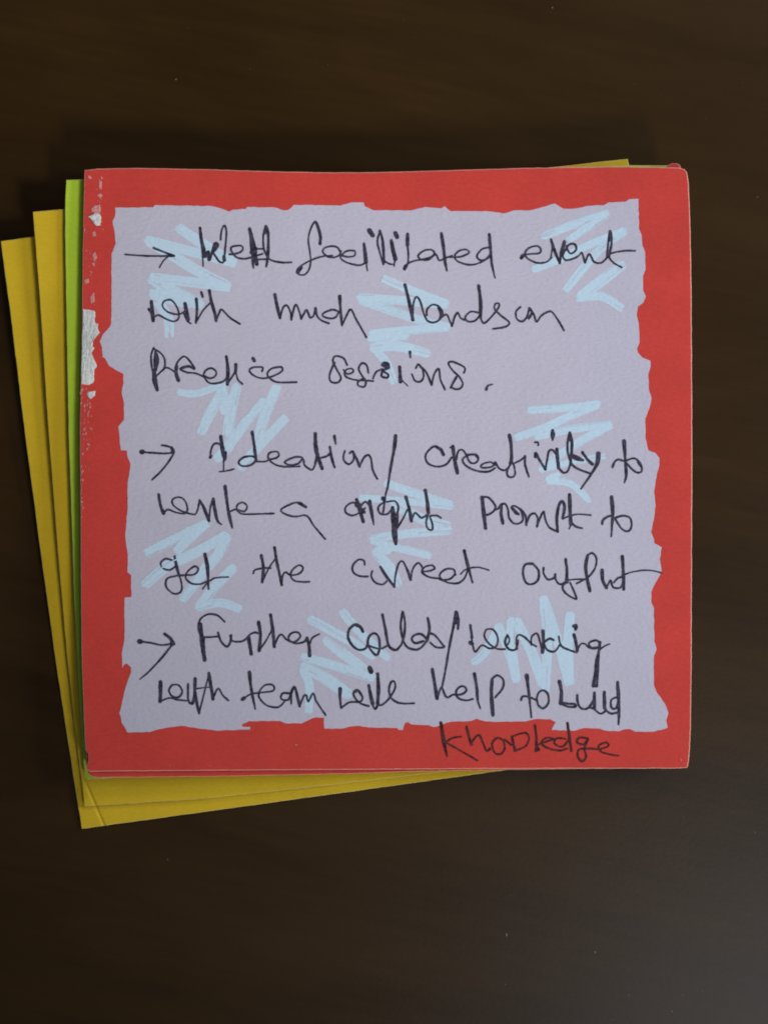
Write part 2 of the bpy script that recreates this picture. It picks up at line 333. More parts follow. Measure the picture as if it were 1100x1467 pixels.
# pale blue brush scribbles printed on the panel: (crop, width in crop px, points)
SCRIB = [
 [(1, 62, [(365, 105), (550, 230), (740, 345)]), (1, 58, [(740, 340), (450, 262), (165, 185)]), (1, 62, [(180, 195), (340, 290), (520, 400), (700, 485)]), (1, 60, [(705, 495), (440, 455), (190, 425)]), (1, 75, [(190, 425), (330, 510), (450, 570), (530, 610)]), (1, 75, [(195, 525), (330, 555), (470, 590)]), (1, 60, [(230, 560), (310, 680), (318, 810)])],
 [(2, 50, [(605, 430), (780, 505), (1020, 595)]), (2, 52, [(1020, 600), (750, 575), (445, 552)]), (2, 52, [(460, 570), (640, 630), (820, 690), (1030, 745)]), (2, 50, [(1030, 740), (780, 760), (520, 785)]), (2, 45, [(520, 815), (650, 805), (770, 790)]), (5, 42, [(340, 22), (560, 5)]), (5, 55, [(352, 75), (500, 60), (690, 105)]), (5, 40, [(420, 40), (600, 85)]), (5, 45, [(380, 85), (440, 150), (490, 275)])],
 [(3, 44, [(490, 155), (650, 90), (870, 18)]), (3, 44, [(870, 20), (760, 95), (640, 175)]), (3, 44, [(440, 342), (600, 275), (780, 190), (970, 112)]), (3, 44, [(970, 115), (810, 235), (625, 460)]), (3, 60, [(960, 300), (830, 400), (700, 500)]), (3, 45, [(690, 500), (830, 490), (950, 560)])],
 [(4, 42, [(235, 358), (350, 370), (450, 340), (560, 305)]), (4, 62, [(380, 625), (450, 480), (540, 320)]), (4, 66, [(615, 305), (580, 450), (550, 640)]), (4, 62, [(550, 730), (640, 590), (790, 400)]), (4, 62, [(870, 315), (800, 480), (735, 680)]), (4, 56, [(625, 850), (760, 690), (925, 515)]), (4, 58, [(480, 795), (560, 690), (620, 600)]), (4, 60, [(520, 340), (540, 500)])],
 [(7, 62, [(25, 160), (250, 145), (440, 130), (635, 100)]), (7, 66, [(630, 105), (400, 200), (180, 300), (-80, 390)]), (7, 66, [(90, 380), (400, 315), (730, 280)]), (7, 62, [(735, 290), (520, 390), (300, 530), (130, 660)]), (7, 52, [(130, 655), (400, 590), (680, 540)]), (7, 60, [(185, 745), (300, 690)]), (7, 56, [(190, 750), (360, 760), (470, 830), (530, 910)]), (10, 34, [(560, 75), (620, 130), (655, 172)])],
 [(8, 50, [(30, 525), (200, 440), (380, 350)]), (8, 50, [(200, 515), (300, 420), (385, 345)]), (8, 56, [(20, 710), (150, 600), (330, 510), (500, 412)]), (8, 56, [(500, 415), (440, 530), (380, 600), (235, 790)]), (8, 54, [(535, 592), (430, 700), (325, 830)]), (8, 46, [(315, 830), (450, 800), (575, 840)])],
 [(9, 52, [(355, 138), (500, 190), (780, 275)]), (9, 44, [(785, 290), (500, 255), (195, 232)]), (9, 60, [(400, 270), (600, 370), (770, 415)]), (9, 52, [(780, 440), (500, 460), (260, 490)]), (9, 46, [(265, 500), (400, 540), (650, 600)]), (9, 52, [(275, 575), (400, 560)]), (9, 60, [(290, 570), (390, 680), (445, 800)])],
 [(12, 62, [(95, 125), (230, 285), (460, 495)]), (12, 70, [(-150, 185), (30, 285), (150, 350), (350, 480)]), (12, 76, [(-30, 340), (200, 520), (345, 645)]), (12, 66, [(-205, 475), (50, 545), (340, 640)]), (12, 84, [(-205, 540), (-50, 620), (175, 775)]), (12, 64, [(-195, 560), (-140, 700), (-148, 900)])],
 [(13, 44, [(110, 470), (190, 400), (275, 240)]), (13, 56, [(350, 185), (345, 350), (380, 585)]), (13, 48, [(265, 225), (330, 400), (380, 585)]), (13, 58, [(370, 195), (470, 400), (545, 615)]), (13, 56, [(540, 60), (565, 300), (555, 640)]), (13, 52, [(540, 60), (620, 300), (695, 600)]), (13, 56, [(705, 155), (690, 380), (700, 600)])],
]
for grp in SCRIB:
    bm = bmesh.new()
    for c, wd, pts in grp:
        ox, oy, s = CP[c]
        base = catmull([(ox + x / s, oy + y / s) for x, y in pts], 1.5)
        W = wd / s * 1.12; n = max(5, int(W / 1.45))
        L = len(base)
        for k in range(n):
            t = (k + 0.5) / n - 0.5
            edge = abs(t) * 2
            cap = (1 - math.sqrt(max(0.0, 1 - edge * edge))) * W * 0.5 / 1.5
            i0 = int(cap + random.random() ** 2 * 3.2); i1 = L - int(cap + random.random() ** 2 * 3.8)
            q = random.random()
            if q < 0.09: i0 += int(L * random.uniform(0.10, 0.40))
            elif q < 0.18: i1 -= int(L * random.uniform(0.10, 0.40))
            seg = base[max(0, i0):max(i0 + 2, i1)]
            if len(seg) < 6: continue
            off = t * W + random.uniform(-0.35, 0.35)
            line = []; sw = random.uniform(1.6, 2.3) if edge < 0.75 else random.uniform(1.0, 1.7)
            for i, q in enumerate(seg):
                a, b = seg[max(0, i - 1)], seg[min(len(seg) - 1, i + 1)]
                tx, ty = b[0] - a[0], b[1] - a[1]; l = math.hypot(tx, ty) or 1
                pinch = 0.88 + 0.12 * math.sin(math.pi * i / (len(seg) - 1))
                line.append((q[0] - ty / l * off * pinch, q[1] + tx / l * off * pinch, sw))
            ribbon(bm, line, L_TOP, 26e-6)
    finish_flat(bm, L_TOP)
    link('blue_scribble', bm, M_BLUE, panel)

# handwriting: word -> strokes (crop, width px or tuple, points)
WORDS = [
 ('arrow', [(1, (2.6, 3.2), [(42, 283), (140, 290), (250, 293), (350, 292)]), (1, (3, 3.4), [(220, 242), (280, 265), (350, 292)]), (1, 2.4, [(320, 290), (285, 320), (258, 365)])]),
 ('well', [(1, (3.6, 5.6, 5), [(513, 115), (522, 190), (535, 250), (545, 295)]), (1, 2.6, [(524, 240), (530, 300), (533, 355)]), (1, 4.2, [(545, 295), (566, 265), (570, 318), (590, 270), (608, 215), (625, 225), (600, 262), (590, 262)]),
   (1, 3, [(590, 262), (625, 315), (648, 335), (665, 325), (668, 290), (676, 200), (680, 140), (668, 100), (650, 130), (643, 190)]), (1, 5, [(664, 295), (667, 318)]),
   (15, 2.9, [(325, 712), (400, 705), (470, 680), (492, 640), (480, 610), (420, 608), (360, 620), (345, 650), (370, 700), (420, 750), (500, 765), (570, 755), (650, 730), (730, 705)]),
   (15, (4, 6, 8, 5, 2.4), [(573, 400), (590, 480), (612, 600), (622, 720), (612, 800), (620, 875)]), (15, 5, [(595, 690), (640, 630), (645, 720), (660, 830)]), (15, 2.6, [(645, 645), (740, 645)]), (15, 2.6, [(650, 775), (780, 770)]),
   (15, 3, [(770, 375), (745, 440), (738, 540), (745, 640), (780, 730), (830, 780), (900, 800), (980, 812), (1080, 808)]), (15, (4.5, 4, 4.5, 3), [(770, 375), (795, 450), (800, 560), (795, 700), (785, 800), (775, 860)]), (15, 4.6, [(770, 390), (760, 450)])]),
 ('facilitated', [(2, 2.8, [(215, 220), (220, 170), (205, 110), (183, 75), (155, 120), (140, 190), (150, 270), (155, 330), (140, 385), (110, 412), (75, 405), (70, 380), (100, 350), (165, 315), (230, 295), (290, 290)]), (2, (4.6, 3.6, 3.4), [(214, 215), (213, 165), (195, 100), (183, 75)]), (2, 5, [(72, 395), (95, 365)]),
   (2, 2.9, [(340, 270), (325, 240), (290, 230), (245, 240), (230, 265), (260, 295), (310, 300), (340, 280), (345, 260)]), (2, 2.9, [(345, 290), (380, 262), (430, 260), (430, 290), (390, 298), (345, 290), (350, 315), (400, 340), (470, 350), (505, 325)]),
   (2, (4, 6), [(490, 215), (498, 280), (503, 330)]), (2, (3, 2), [(503, 330), (512, 385)]), (2, 6, [(524, 132), (545, 162)]), (2, 3, [(590, 135), (575, 200), (590, 270), (605, 320), (612, 345)]), (2, 4, [(590, 135), (608, 200), (617, 335)]), (2, 2.6, [(612, 320), (650, 342), (680, 345)]),
   (2, (4.5, 6.5), [(662, 195), (675, 260), (688, 310)]), (2, 2.8, [(685, 310), (680, 355)]), (2, 5.5, [(688, 148), (698, 172)]), (2, (4.5, 5), [(765, 155), (764, 225)]), (2, 2.9, [(764, 225), (770, 290), (765, 345), (745, 380), (748, 355), (800, 325), (880, 310), (930, 290)]),
   (2, 2.9, [(940, 285), (920, 255), (870, 258), (832, 290), (850, 315), (900, 315), (940, 280), (965, 320), (1000, 305), (1045, 292)]), (2, (4.5, 4.8, 3), [(978, 150), (990, 230), (1000, 320), (1012, 385)]),
   (3, 2.9, [(-22, 268), (40, 265), (85, 243), (70, 225), (30, 232), (5, 260), (20, 290), (80, 310), (130, 305), (180, 280), (210, 245)]), (3, 3, [(208, 212), (160, 222), (130, 260), (150, 285), (190, 275), (212, 240)]), (3, (4.6, 4, 2.6), [(200, 140), (207, 230), (215, 310), (232, 385)])]),
 ('event', [(3, 2.9, [(380, 275), (385, 255), (430, 250), (480, 245), (490, 225), (470, 205), (425, 215), (400, 245), (415, 275), (470, 300), (520, 295), (550, 270)]), (3, 5.2, [(380, 272), (388, 262)]), (3, 4, [(547, 168), (565, 225), (595, 300)]), (3, 2.6, [(545, 275), (553, 215), (548, 170)]), (3, 4.2, [(595, 300), (605, 240), (622, 178)]),
   (3, 3.2, [(610, 260), (645, 200), (680, 195), (688, 225), (660, 248), (640, 228), (635, 205)]), (3, 2.9, [(626, 185), (612, 250), (625, 282), (660, 280), (700, 262), (718, 240), (730, 270), (738, 300)]), (3, 3, [(738, 300), (760, 250), (775, 270), (790, 295), (830, 300), (862, 270)]), (3, 3.4, [(862, 270), (868, 190), (880, 120), (888, 180), (875, 260)]), (3, 4, [(879, 122), (873, 175)]), (3, 2.9, [(1020, 232), (960, 232), (890, 245), (873, 264), (900, 300), (945, 325)])]),
 ('with', [(1, 5, [(207, 580), (212, 640), (218, 700)]), (1, 4, [(190, 628), (216, 662)]), (1, 2.8, [(218, 685), (250, 665), (300, 690), (350, 705), (380, 680), (370, 620), (330, 570), (285, 580), (280, 615), (320, 650), (380, 660), (418, 640)]), (1, 5, [(418, 592), (430, 650), (440, 695)]), (1, 2.6, [(412, 655), (430, 700), (455, 718)]),
   (1, (4.4, 4, 3), [(490, 565), (494, 640), (487, 715)]), (1, 3.8, [(522, 522), (530, 550)]), (1, 2.6, [(487, 715), (530, 640), (578, 588)]), (1, (4.4, 4.6), [(572, 510), (585, 580), (605, 650), (615, 700)]), (1, 3, [(615, 700), (635, 650), (650, 630), (700, 680), (765, 722)])]),
 ('much', [(2, (5, 4), [(-71, 537), (-57, 610), (-38, 685)]), (2, 3, [(-38, 685), (-20, 620), (5, 605), (28, 650), (33, 695)]), (2, 3, [(33, 695), (50, 620), (65, 600), (85, 650), (95, 690)]), (2, 3.2, [(95, 690), (125, 635), (140, 655), (152, 682), (175, 665), (185, 620), (195, 670), (225, 700), (268, 717)]),
   (2, 3, [(325, 640), (290, 632), (240, 650), (230, 670), (270, 686), (310, 680), (332, 645)]), (2, (4.6, 4, 3.6), [(338, 547), (342, 630), (352, 730)]), (2, 3, [(352, 730), (375, 680), (395, 640), (410, 630), (440, 690), (480, 760), (505, 805)])]),
 ('hands_on', [(2, (4.4, 4.8), [(748, 475), (770, 560), (798, 695)]), (2, 3, [(798, 690), (800, 600), (820, 550), (845, 580), (865, 650), (890, 700), (930, 712), (970, 690), (985, 650), (960, 610), (920, 600), (888, 630), (886, 665)]), (2, 4, [(960, 615), (975, 660), (968, 690)]), (2, 3, [(975, 680), (1010, 662), (1030, 700), (1045, 735)]),
   (3, 3, [(-8, 650), (5, 605), (22, 580), (38, 610), (62, 622)]), (3, 3, [(135, 580), (95, 575), (65, 605), (80, 630), (120, 625), (150, 590)]), (3, (4.6, 5), [(140, 430), (151, 520), (150, 605)]), (3, 2.9, [(150, 605), (170, 640), (215, 600), (250, 555), (255, 530), (235, 530), (230, 560), (270, 600), (312, 635), (290, 660), (220, 672)]),
   (3, 2.9, [(375, 548), (350, 575), (355, 615), (385, 630), (410, 605), (425, 555)]), (3, 3.8, [(425, 555), (440, 580), (422, 612)]), (3, 3, [(425, 555), (450, 590), (465, 632), (490, 600), (520, 580), (550, 575), (585, 620), (620, 680)])]),
 ('practice', [(4, 3, [(90, 80), (74, 120), (75, 180), (85, 240)]), (4, 3, [(85, 85), (130, 110), (157, 150), (157, 205), (130, 235), (105, 258)]), (4, (4, 7, 5), [(100, 105), (106, 150), (100, 220)]), (4, (4.5, 6.4, 5), [(92, 220), (97, 290), (112, 345)]), (4, 2.9, [(145, 220), (175, 205), (222, 232)]), (4, 3, [(222, 232), (235, 180), (260, 145), (285, 135), (310, 155), (348, 208)]), (4, (4, 5.2), [(237, 195), (231, 240), (245, 285)]),
   (4, 2.9, [(345, 210), (300, 198), (255, 212), (300, 235), (350, 240), (400, 260)]), (4, 4, [(345, 212), (310, 197), (270, 205)]), (4, 3, [(400, 260), (415, 225), (450, 208), (483, 230), (475, 260), (440, 272), (408, 258), (430, 295), (470, 305), (530, 290), (558, 250)]), (4, (4.4, 5), [(547, 135), (557, 220), (553, 310)]), (4, 4.6, [(607, 185), (605, 235)]), (4, 3, [(555, 305), (585, 260), (605, 235), (620, 280), (648, 308)]),
   (4, 4.8, [(715, 147), (724, 162)]), (4, 3, [(772, 228), (775, 203), (720, 203), (692, 222), (720, 255), (770, 272), (820, 265), (880, 240), (903, 215), (885, 200), (830, 212), (805, 245), (830, 280), (880, 298), (990, 296)])]),
 ('sessions', [(5, 3.1, [(225, 168), (205, 130), (160, 118), (145, 145), (165, 190), (190, 240), (170, 268), (135, 262), (125, 230), (140, 185), (155, 155)]), (5, 2.8, [(205, 195), (225, 218), (258, 208), (255, 190), (230, 190), (210, 210), (220, 235), (260, 250), (310, 255), (372, 258)]), (5, 3.1, [(345, 212), (335, 170), (308, 158), (290, 190), (310, 230), (330, 260), (322, 290), (290, 285), (285, 265), (310, 248)]),
   (5, 3.4, [(420, 170), (430, 155), (455, 160), (458, 185), (425, 200), (455, 220), (450, 240), (420, 232), (422, 205)]), (5, 6, [(432, 165), (448, 180)]), (5, 2.8, [(370, 245), (388, 208), (425, 190)]), (5, 5, [(520, 180), (525, 262)]), (5, 2.4, [(525, 245), (565, 285)]), (5, (4.6, 2.4), [(578, 95), (581, 128)]),
   (5, 3, [(590, 220), (605, 255), (635, 262), (655, 235), (648, 190), (625, 165), (612, 185)]), (5, 3.4, [(635, 175), (670, 210), (700, 280)]), (5, 3.1, [(700, 280), (715, 220), (740, 190), (750, 250), (775, 305)]), (5, 3, [(882, 212), (885, 182), (820, 150), (795, 160), (820, 200), (860, 240), (875, 280), (850, 305), (812, 290), (840, 240)]), (5, 3.2, [(806, 297), (840, 235)]), (5, (4.2, 3, 2.6), [(1008, 305), (1017, 284), (1042, 277)])]),
 ('arrow', [(16, 3, [(745, 357), (800, 362), (870, 365), (915, 360)]), (16, 7, [(745, 357), (749, 357)]), (16, 3, [(850, 322), (890, 330), (915, 355), (885, 410), (845, 460), (800, 503)]), (16, 4.6, [(902, 335), (910, 358)])]),
 ('ideation', [(4, 2.9, [(447, 775), (450, 730), (465, 692), (490, 682), (518, 698)]), (4, 4.6, [(446, 770), (450, 762)]), (4, (4.8, 5, 6.4, 5), [(512, 640), (520, 700), (532, 765)]), (4, 2.6, [(530, 760), (530, 855)]), (4, 2.8, [(545, 735), (545, 775), (530, 795)]), (4, 2.5, [(505, 862), (550, 856), (595, 845)]),
   (4, 3.1, [(735, 790), (715, 765), (660, 770), (625, 800), (645, 825), (700, 820), (735, 790)]), (4, (4.4, 4.2), [(710, 612), (722, 690), (735, 795)]), (4, 2.9, [(735, 797), (790, 797), (820, 785), (860, 775), (880, 755), (865, 735), (825, 740), (810, 765), (830, 800), (880, 825), (950, 830), (1010, 828)]), (4, 3, [(1038, 800), (1020, 770), (970, 772), (915, 800), (950, 820), (1000, 810), (1030, 780), (1040, 820), (1080, 850)]),
   (5, 2.9, [(10, 755), (30, 758), (45, 730), (58, 680)]), (5, (5, 5.6, 4.2), [(46, 555), (50, 640), (70, 710), (85, 752)]), (5, 3, [(45, 730), (60, 640)]), (5, 3, [(75, 692), (110, 682), (130, 665)]), (5, (4, 3.6), [(128, 630), (138, 690), (155, 745)]), (5, (4.6, 3), [(154, 570), (161, 612)]), (5, 3, [(212, 652), (205, 700), (235, 727), (262, 700), (255, 655), (240, 665)]), (5, 3.6, [(258, 655), (280, 700), (295, 740)]), (5, 3.1, [(295, 740), (320, 690), (345, 675), (360, 700), (370, 760), (395, 810)]),
   (5, (5.4, 4, 3.2), [(498, 567), (490, 640), (470, 750), (452, 864)]), (9, 3, [(375, 170), (362, 220), (348, 325)])]),
 ('creativity', [(6, 3, [(265, 535), (235, 490), (205, 460), (165, 470), (115, 530), (125, 590), (170, 620), (230, 628), (290, 605), (330, 550)]), (6, (4.6, 5, 3.6), [(262, 528), (238, 485), (200, 465)]), (6, (4.8, 5), [(340, 462), (352, 560), (378, 680)]), (6, 3, [(318, 470), (340, 462)]), (6, 3, [(368, 570), (385, 500), (420, 490), (450, 530), (480, 590), (520, 600), (550, 570), (535, 530), (480, 530), (425, 560), (430, 600), (480, 640), (560, 668), (640, 668), (690, 640)]), (6, 3.6, [(460, 530), (520, 528), (548, 555)]),
   (6, 3, [(692, 615), (650, 590), (590, 605), (570, 630), (610, 638), (670, 625), (690, 590), (720, 640), (770, 658), (810, 620), (830, 590)]), (6, (4.8, 4.4), [(808, 367), (822, 450), (826, 560), (815, 600)]), (6, 3.1, [(825, 590), (788, 670), (800, 710), (835, 715), (855, 690), (850, 640), (840, 600)]), (6, 3, [(845, 602), (900, 575), (937, 545)]), (6, (4, 3), [(937, 542), (940, 620), (970, 712)]), (6, 3.2, [(1020, 427), (1045, 425), (1047, 450)]),
   (7, 4, [(97, 548), (100, 515), (130, 570), (180, 650)]), (7, 3.2, [(180, 650), (195, 570), (210, 500), (240, 490), (268, 525)]), (7, (4.6, 5), [(275, 482), (280, 560), (290, 640)]), (7, (4, 6.6, 2.4), [(240, 327), (241, 365), (240, 410)]), (7, 3.2, [(290, 640), (330, 678), (365, 665), (385, 610)]), (7, 3.4, [(380, 347), (365, 420), (365, 500), (380, 560), (410, 620), (470, 655), (545, 682)]), (7, 4.2, [(383, 347), (400, 420), (396, 520), (388, 610)]), (7, 3.8, [(381, 350), (380, 410)]),
   (7, (5, 6.5, 3.6), [(395, 530), (435, 555), (492, 575)]), (7, 4.4, [(488, 510), (530, 570), (570, 608)]), (7, (6, 5.6, 3.6, 3), [(620, 520), (610, 600), (560, 690), (475, 812)])]),
 ('to', [(7, (6, 4.4, 4, 4.4, 2.6), [(832, 417), (838, 500), (845, 600), (850, 700), (835, 760)]), (7, 3.1, [(738, 632), (745, 602), (780, 570), (840, 580), (900, 560), (940, 570), (975, 620), (975, 670), (935, 675), (890, 640), (855, 600)]), (7, 3.8, [(738, 632), (748, 602)]), (7, 4, [(950, 590), (972, 620)])]),
 ('write', [(8, (3.8, 5), [(108, 190), (118, 250), (135, 295)]), (8, 2.8, [(135, 295), (160, 275), (200, 290), (250, 298), (270, 275), (255, 225), (220, 205), (185, 220), (190, 250), (230, 280), (290, 300), (320, 295), (338, 225)]), (8, (3.6, 4.6), [(338, 222), (362, 265), (390, 338)]), (8, 3.2, [(390, 330), (400, 260), (415, 215)]), (8, (4.6, 4.6, 2.4), [(415, 215), (425, 280), (440, 340), (462, 360)]), (8, (5.6, 4, 4.6, 3), [(482, 146), (492, 230), (505, 310), (522, 378)]), (8, 2.8, [(505, 290), (540, 275), (590, 285), (605, 255), (580, 235), (550, 250), (550, 280), (580, 300), (660, 300), (755, 297)])]),
 ('letter_a', [(8, 2.9, [(935, 260), (900, 235), (850, 245), (795, 278), (830, 305), (880, 315), (940, 310), (980, 365), (1045, 442)]), (8, (4.6, 4), [(935, 260), (890, 236)])]),
 ('right', [(9, 3, [(205, 275), (150, 265), (110, 295), (115, 330), (160, 345), (210, 320), (232, 300)]), (9, 5, [(180, 245), (203, 320), (222, 385)]), (9, 5, [(178, 278), (228, 325)]), (9, 3, [(205, 290), (235, 258), (262, 285)]), (9, (5, 4.6, 2.4), [(262, 255), (275, 330), (288, 405)]), (9, 6, [(345, 237), (353, 246)]), (9, 3, [(355, 260), (318, 290), (325, 330), (370, 338), (408, 300)]), (9, 3.1, [(370, 260), (420, 255), (442, 290), (432, 340), (412, 340)]),
   (9, (5, 7, 7, 4.5), [(406, 295), (415, 390), (420, 470), (427, 525)]), (9, 3, [(440, 310), (436, 420)]), (9, 3, [(430, 432), (470, 370), (498, 310)]), (9, 4.6, [(490, 230), (510, 300), (525, 380)]), (9, 3, [(525, 380), (545, 330), (565, 340), (590, 360), (632, 335)]), (9, 4.8, [(612, 187), (625, 260), (632, 330)]), (9, 3, [(632, 330), (618, 390), (630, 430), (657, 435), (655, 390), (642, 352), (680, 345), (710, 360)])]),
 ('prompt', [(9, (5.4, 5), [(970, 232), (980, 320), (992, 425)]), (9, 3.2, [(970, 230), (1010, 232), (1052, 280), (1050, 310), (1020, 335), (990, 345)]), (10, (4, 4.4), [(120, 182), (118, 240), (128, 295)]), (10, 3.1, [(78, 215), (100, 205), (120, 180), (145, 180), (160, 215), (165, 260), (195, 295), (230, 295), (250, 270), (235, 215), (200, 190), (180, 200), (210, 238)]), (10, 4, [(185, 205), (222, 240)]), (10, 3.6, [(235, 210), (265, 250), (270, 305)]), (10, 3.1, [(270, 305), (290, 250), (320, 235), (340, 265), (335, 315)]),
   (10, 3.1, [(335, 315), (355, 260), (375, 225), (385, 270), (410, 320), (460, 345)]), (10, 4.2, [(460, 345), (455, 260), (470, 180), (490, 163), (502, 200), (490, 262)]), (10, 5, [(532, 122), (535, 210), (540, 300)]), (10, 2.6, [(490, 270), (520, 255), (580, 240), (660, 246)]), (10, 3.1, [(538, 285), (570, 315), (608, 325)]), (10, 2.6, [(530, 328), (545, 300)])]),
 ('to', [(10, (4.4, 5.6, 4, 2.6), [(787, 135), (793, 210), (793, 260), (785, 375)]), (10, 3.6, [(730, 298), (735, 275), (775, 250), (800, 262)]), (10, 3.2, [(800, 265), (850, 250), (895, 260), (908, 305), (890, 342), (850, 330), (808, 268)])]),
 ('get', [(8, 3, [(205, 570), (150, 552), (120, 575), (130, 605), (170, 615), (208, 590)]), (8, 4.2, [(197, 540), (210, 600), (222, 645)]), (8, 3, [(222, 640), (238, 700), (230, 740), (190, 748), (150, 710), (155, 665), (200, 650), (250, 645), (310, 640), (330, 610), (310, 595), (270, 625), (260, 660), (290, 690), (340, 695), (390, 675)]), (8, (5, 5, 3), [(368, 527), (382, 600), (388, 722)]), (8, 2.6, [(355, 722), (390, 680), (430, 660), (500, 655)])]),
 ('the', [(8, (4.8, 4), [(685, 535), (697, 600), (690, 685)]), (8, 3, [(640, 635), (650, 615), (700, 605), (738, 605)]), (8, 2.6, [(690, 685), (725, 610), (762, 555)]), (8, (4.4, 3.8), [(760, 490), (770, 560), (788, 640), (800, 700)]), (8, 3, [(800, 700), (805, 650), (822, 628), (850, 645), (900, 635), (920, 605), (900, 588), (865, 610), (850, 645), (870, 675), (920, 683), (955, 682)])]),
 ('correct', [(9, 3.1, [(230, 655), (225, 630), (190, 625), (155, 665), (160, 705), (200, 728), (250, 730)]), (9, 3, [(280, 695), (272, 730), (300, 770), (345, 780), (370, 760)]), (9, 4, [(330, 670), (360, 720), (418, 795)]), (9, 3.1, [(418, 795), (425, 720), (445, 650), (470, 635), (495, 680), (520, 750)]), (9, 4, [(500, 690), (520, 750)]), (9, 2.9, [(520, 750), (535, 680), (570, 645), (598, 680)]), (9, 3, [(595, 700), (640, 695), (672, 680), (655, 660), (610, 670), (592, 705), (640, 735), (700, 742)]),
   (9, 3, [(802, 720), (790, 685), (740, 685), (703, 720), (720, 750), (770, 745), (802, 712)]), (9, 3, [(700, 745), (760, 770), (820, 772), (860, 740), (880, 690)]), (9, (4.6, 4.6, 3), [(858, 567), (880, 660), (910, 768)]), (9, 2.6, [(835, 715), (870, 685), (940, 672), (1012, 690)])]),
 ('output', [(10, 3.5, [(310, 540), (265, 545), (250, 590), (265, 650), (300, 665), (340, 640), (345, 585), (315, 545)]), (10, 3.2, [(375, 565), (375, 600), (400, 635), (440, 625), (445, 600), (450, 640), (475, 665), (510, 650)]), (10, (3.6, 5), [(508, 512), (516, 580), (515, 650)]), (10, 3.1, [(515, 650), (490, 680), (510, 720), (572, 755), (560, 710), (535, 655)]), (10, 2.6, [(520, 640), (570, 635), (640, 635)]), (10, 4.6, [(642, 490), (630, 570), (655, 705)]), (10, 3.1, [(640, 490), (670, 475), (695, 510), (685, 570), (640, 625), (575, 660)]),
   (10, 4.8, [(730, 580), (733, 640), (755, 685)]), (10, 3.1, [(755, 685), (780, 640), (787, 665), (800, 685), (840, 685), (858, 650)]), (10, 3.1, [(800, 655), (825, 628), (855, 620)]), (10, (4.6, 4.6), [(852, 497), (858, 600), (860, 695)]), (10, 2.4, [(840, 625), (880, 600), (960, 582), (1030, 582), (1090, 596)])]),
 ('arrow', [(11, 3, [(40, 262), (100, 270), (160, 282), (220, 272)]), (11, 7, [(38, 262), (43, 263)]), (11, (4.6, 5), [(175, 222), (205, 245), (222, 275)]), (11, (3.4, 3, 2), [(215, 280), (160, 350), (90, 425), (40, 468)])]),
 ('further', [(11, 3, [(500, 155), (460, 120), (410, 115), (370, 140), (358, 180), (365, 220)]), (11, (4.4, 6, 5.4), [(370, 168), (377, 250), (392, 362)]), (11, 4, [(388, 250), (380, 320)]), (11, 3, [(385, 240), (430, 238), (462, 235)]), (11, 3.4, [(465, 215), (480, 260), (510, 290), (530, 270), (537, 228)]), (11, 3, [(530, 230), (545, 260), (600, 260), (638, 225), (665, 213), (680, 218)]), (11, 5, [(630, 240), (638, 285), (645, 330)]), (11, 4.6, [(685, 158), (695, 230), (688, 312)]), (11, 2.6, [(688, 312), (730, 250), (762, 190)]),
   (11, 4.6, [(750, 118), (762, 200), (770, 290)]), (11, 3, [(770, 290), (790, 240), (810, 225), (840, 255), (880, 265), (912, 235), (895, 212), (860, 220), (848, 250), (880, 272), (930, 265), (948, 240)]), (11, 4.6, [(948, 245), (960, 290), (962, 340)]), (11, 2.6, [(962, 290), (975, 245), (1015, 222)])]),
 ('collab', [(12, (3.6, 4, 3.2), [(265, 288), (245, 255), (205, 235), (160, 270), (150, 330), (180, 390), (230, 425), (280, 415), (300, 370)]), (12, 4.4, [(262, 288), (240, 252), (210, 238)]), (12, 3.5, [(388, 400), (380, 330), (345, 300), (305, 330), (300, 390), (340, 450), (370, 462), (385, 420)]), (12, 3, [(300, 390), (350, 410), (400, 415), (442, 395)]), (12, (4, 4, 3), [(408, 162), (430, 270), (450, 380), (475, 415), (515, 425), (550, 385)]), (12, 3.4, [(560, 140), (545, 240), (560, 340), (590, 400), (640, 422), (690, 415), (740, 360)]), (12, 3.4, [(560, 140), (577, 220), (570, 320), (550, 390)]),
   (12, 3.5, [(745, 350), (700, 308), (650, 315), (628, 345), (655, 375), (715, 360)]), (12, (3.6, 5), [(748, 187), (760, 270), (743, 350)]), (12, 3.2, [(760, 300), (800, 315), (850, 375), (870, 405), (810, 405), (765, 370)]), (12, (5, 4, 3.4, 3), [(960, 142), (945, 230), (910, 400), (880, 580), (855, 705)]), (12, 4, [(965, 142), (976, 200), (974, 268)]), (12, 5, [(962, 150), (962, 220)])]),
 ('working', [(13, (3.8, 4.4), [(100, 237), (110, 310)]), (13, 3, [(108, 310), (112, 345), (130, 398), (170, 358), (220, 378), (260, 360), (265, 310), (240, 265), (200, 262), (185, 300), (210, 345), (260, 378), (310, 382)]), (13, 5.6, [(99, 342), (112, 350)]), (13, 3.6, [(325, 295), (310, 340), (335, 382), (375, 382), (387, 330)]), (13, 3, [(325, 295), (337, 325), (327, 352)]), (13, 3.1, [(383, 380), (378, 320), (395, 295), (430, 310), (472, 352)]), (13, 3.1, [(470, 355), (470, 310), (500, 285), (515, 310), (535, 390)]), (13, 3, [(472, 350), (500, 365)]), (13, 4.8, [(540, 272), (543, 340), (537, 400)]),
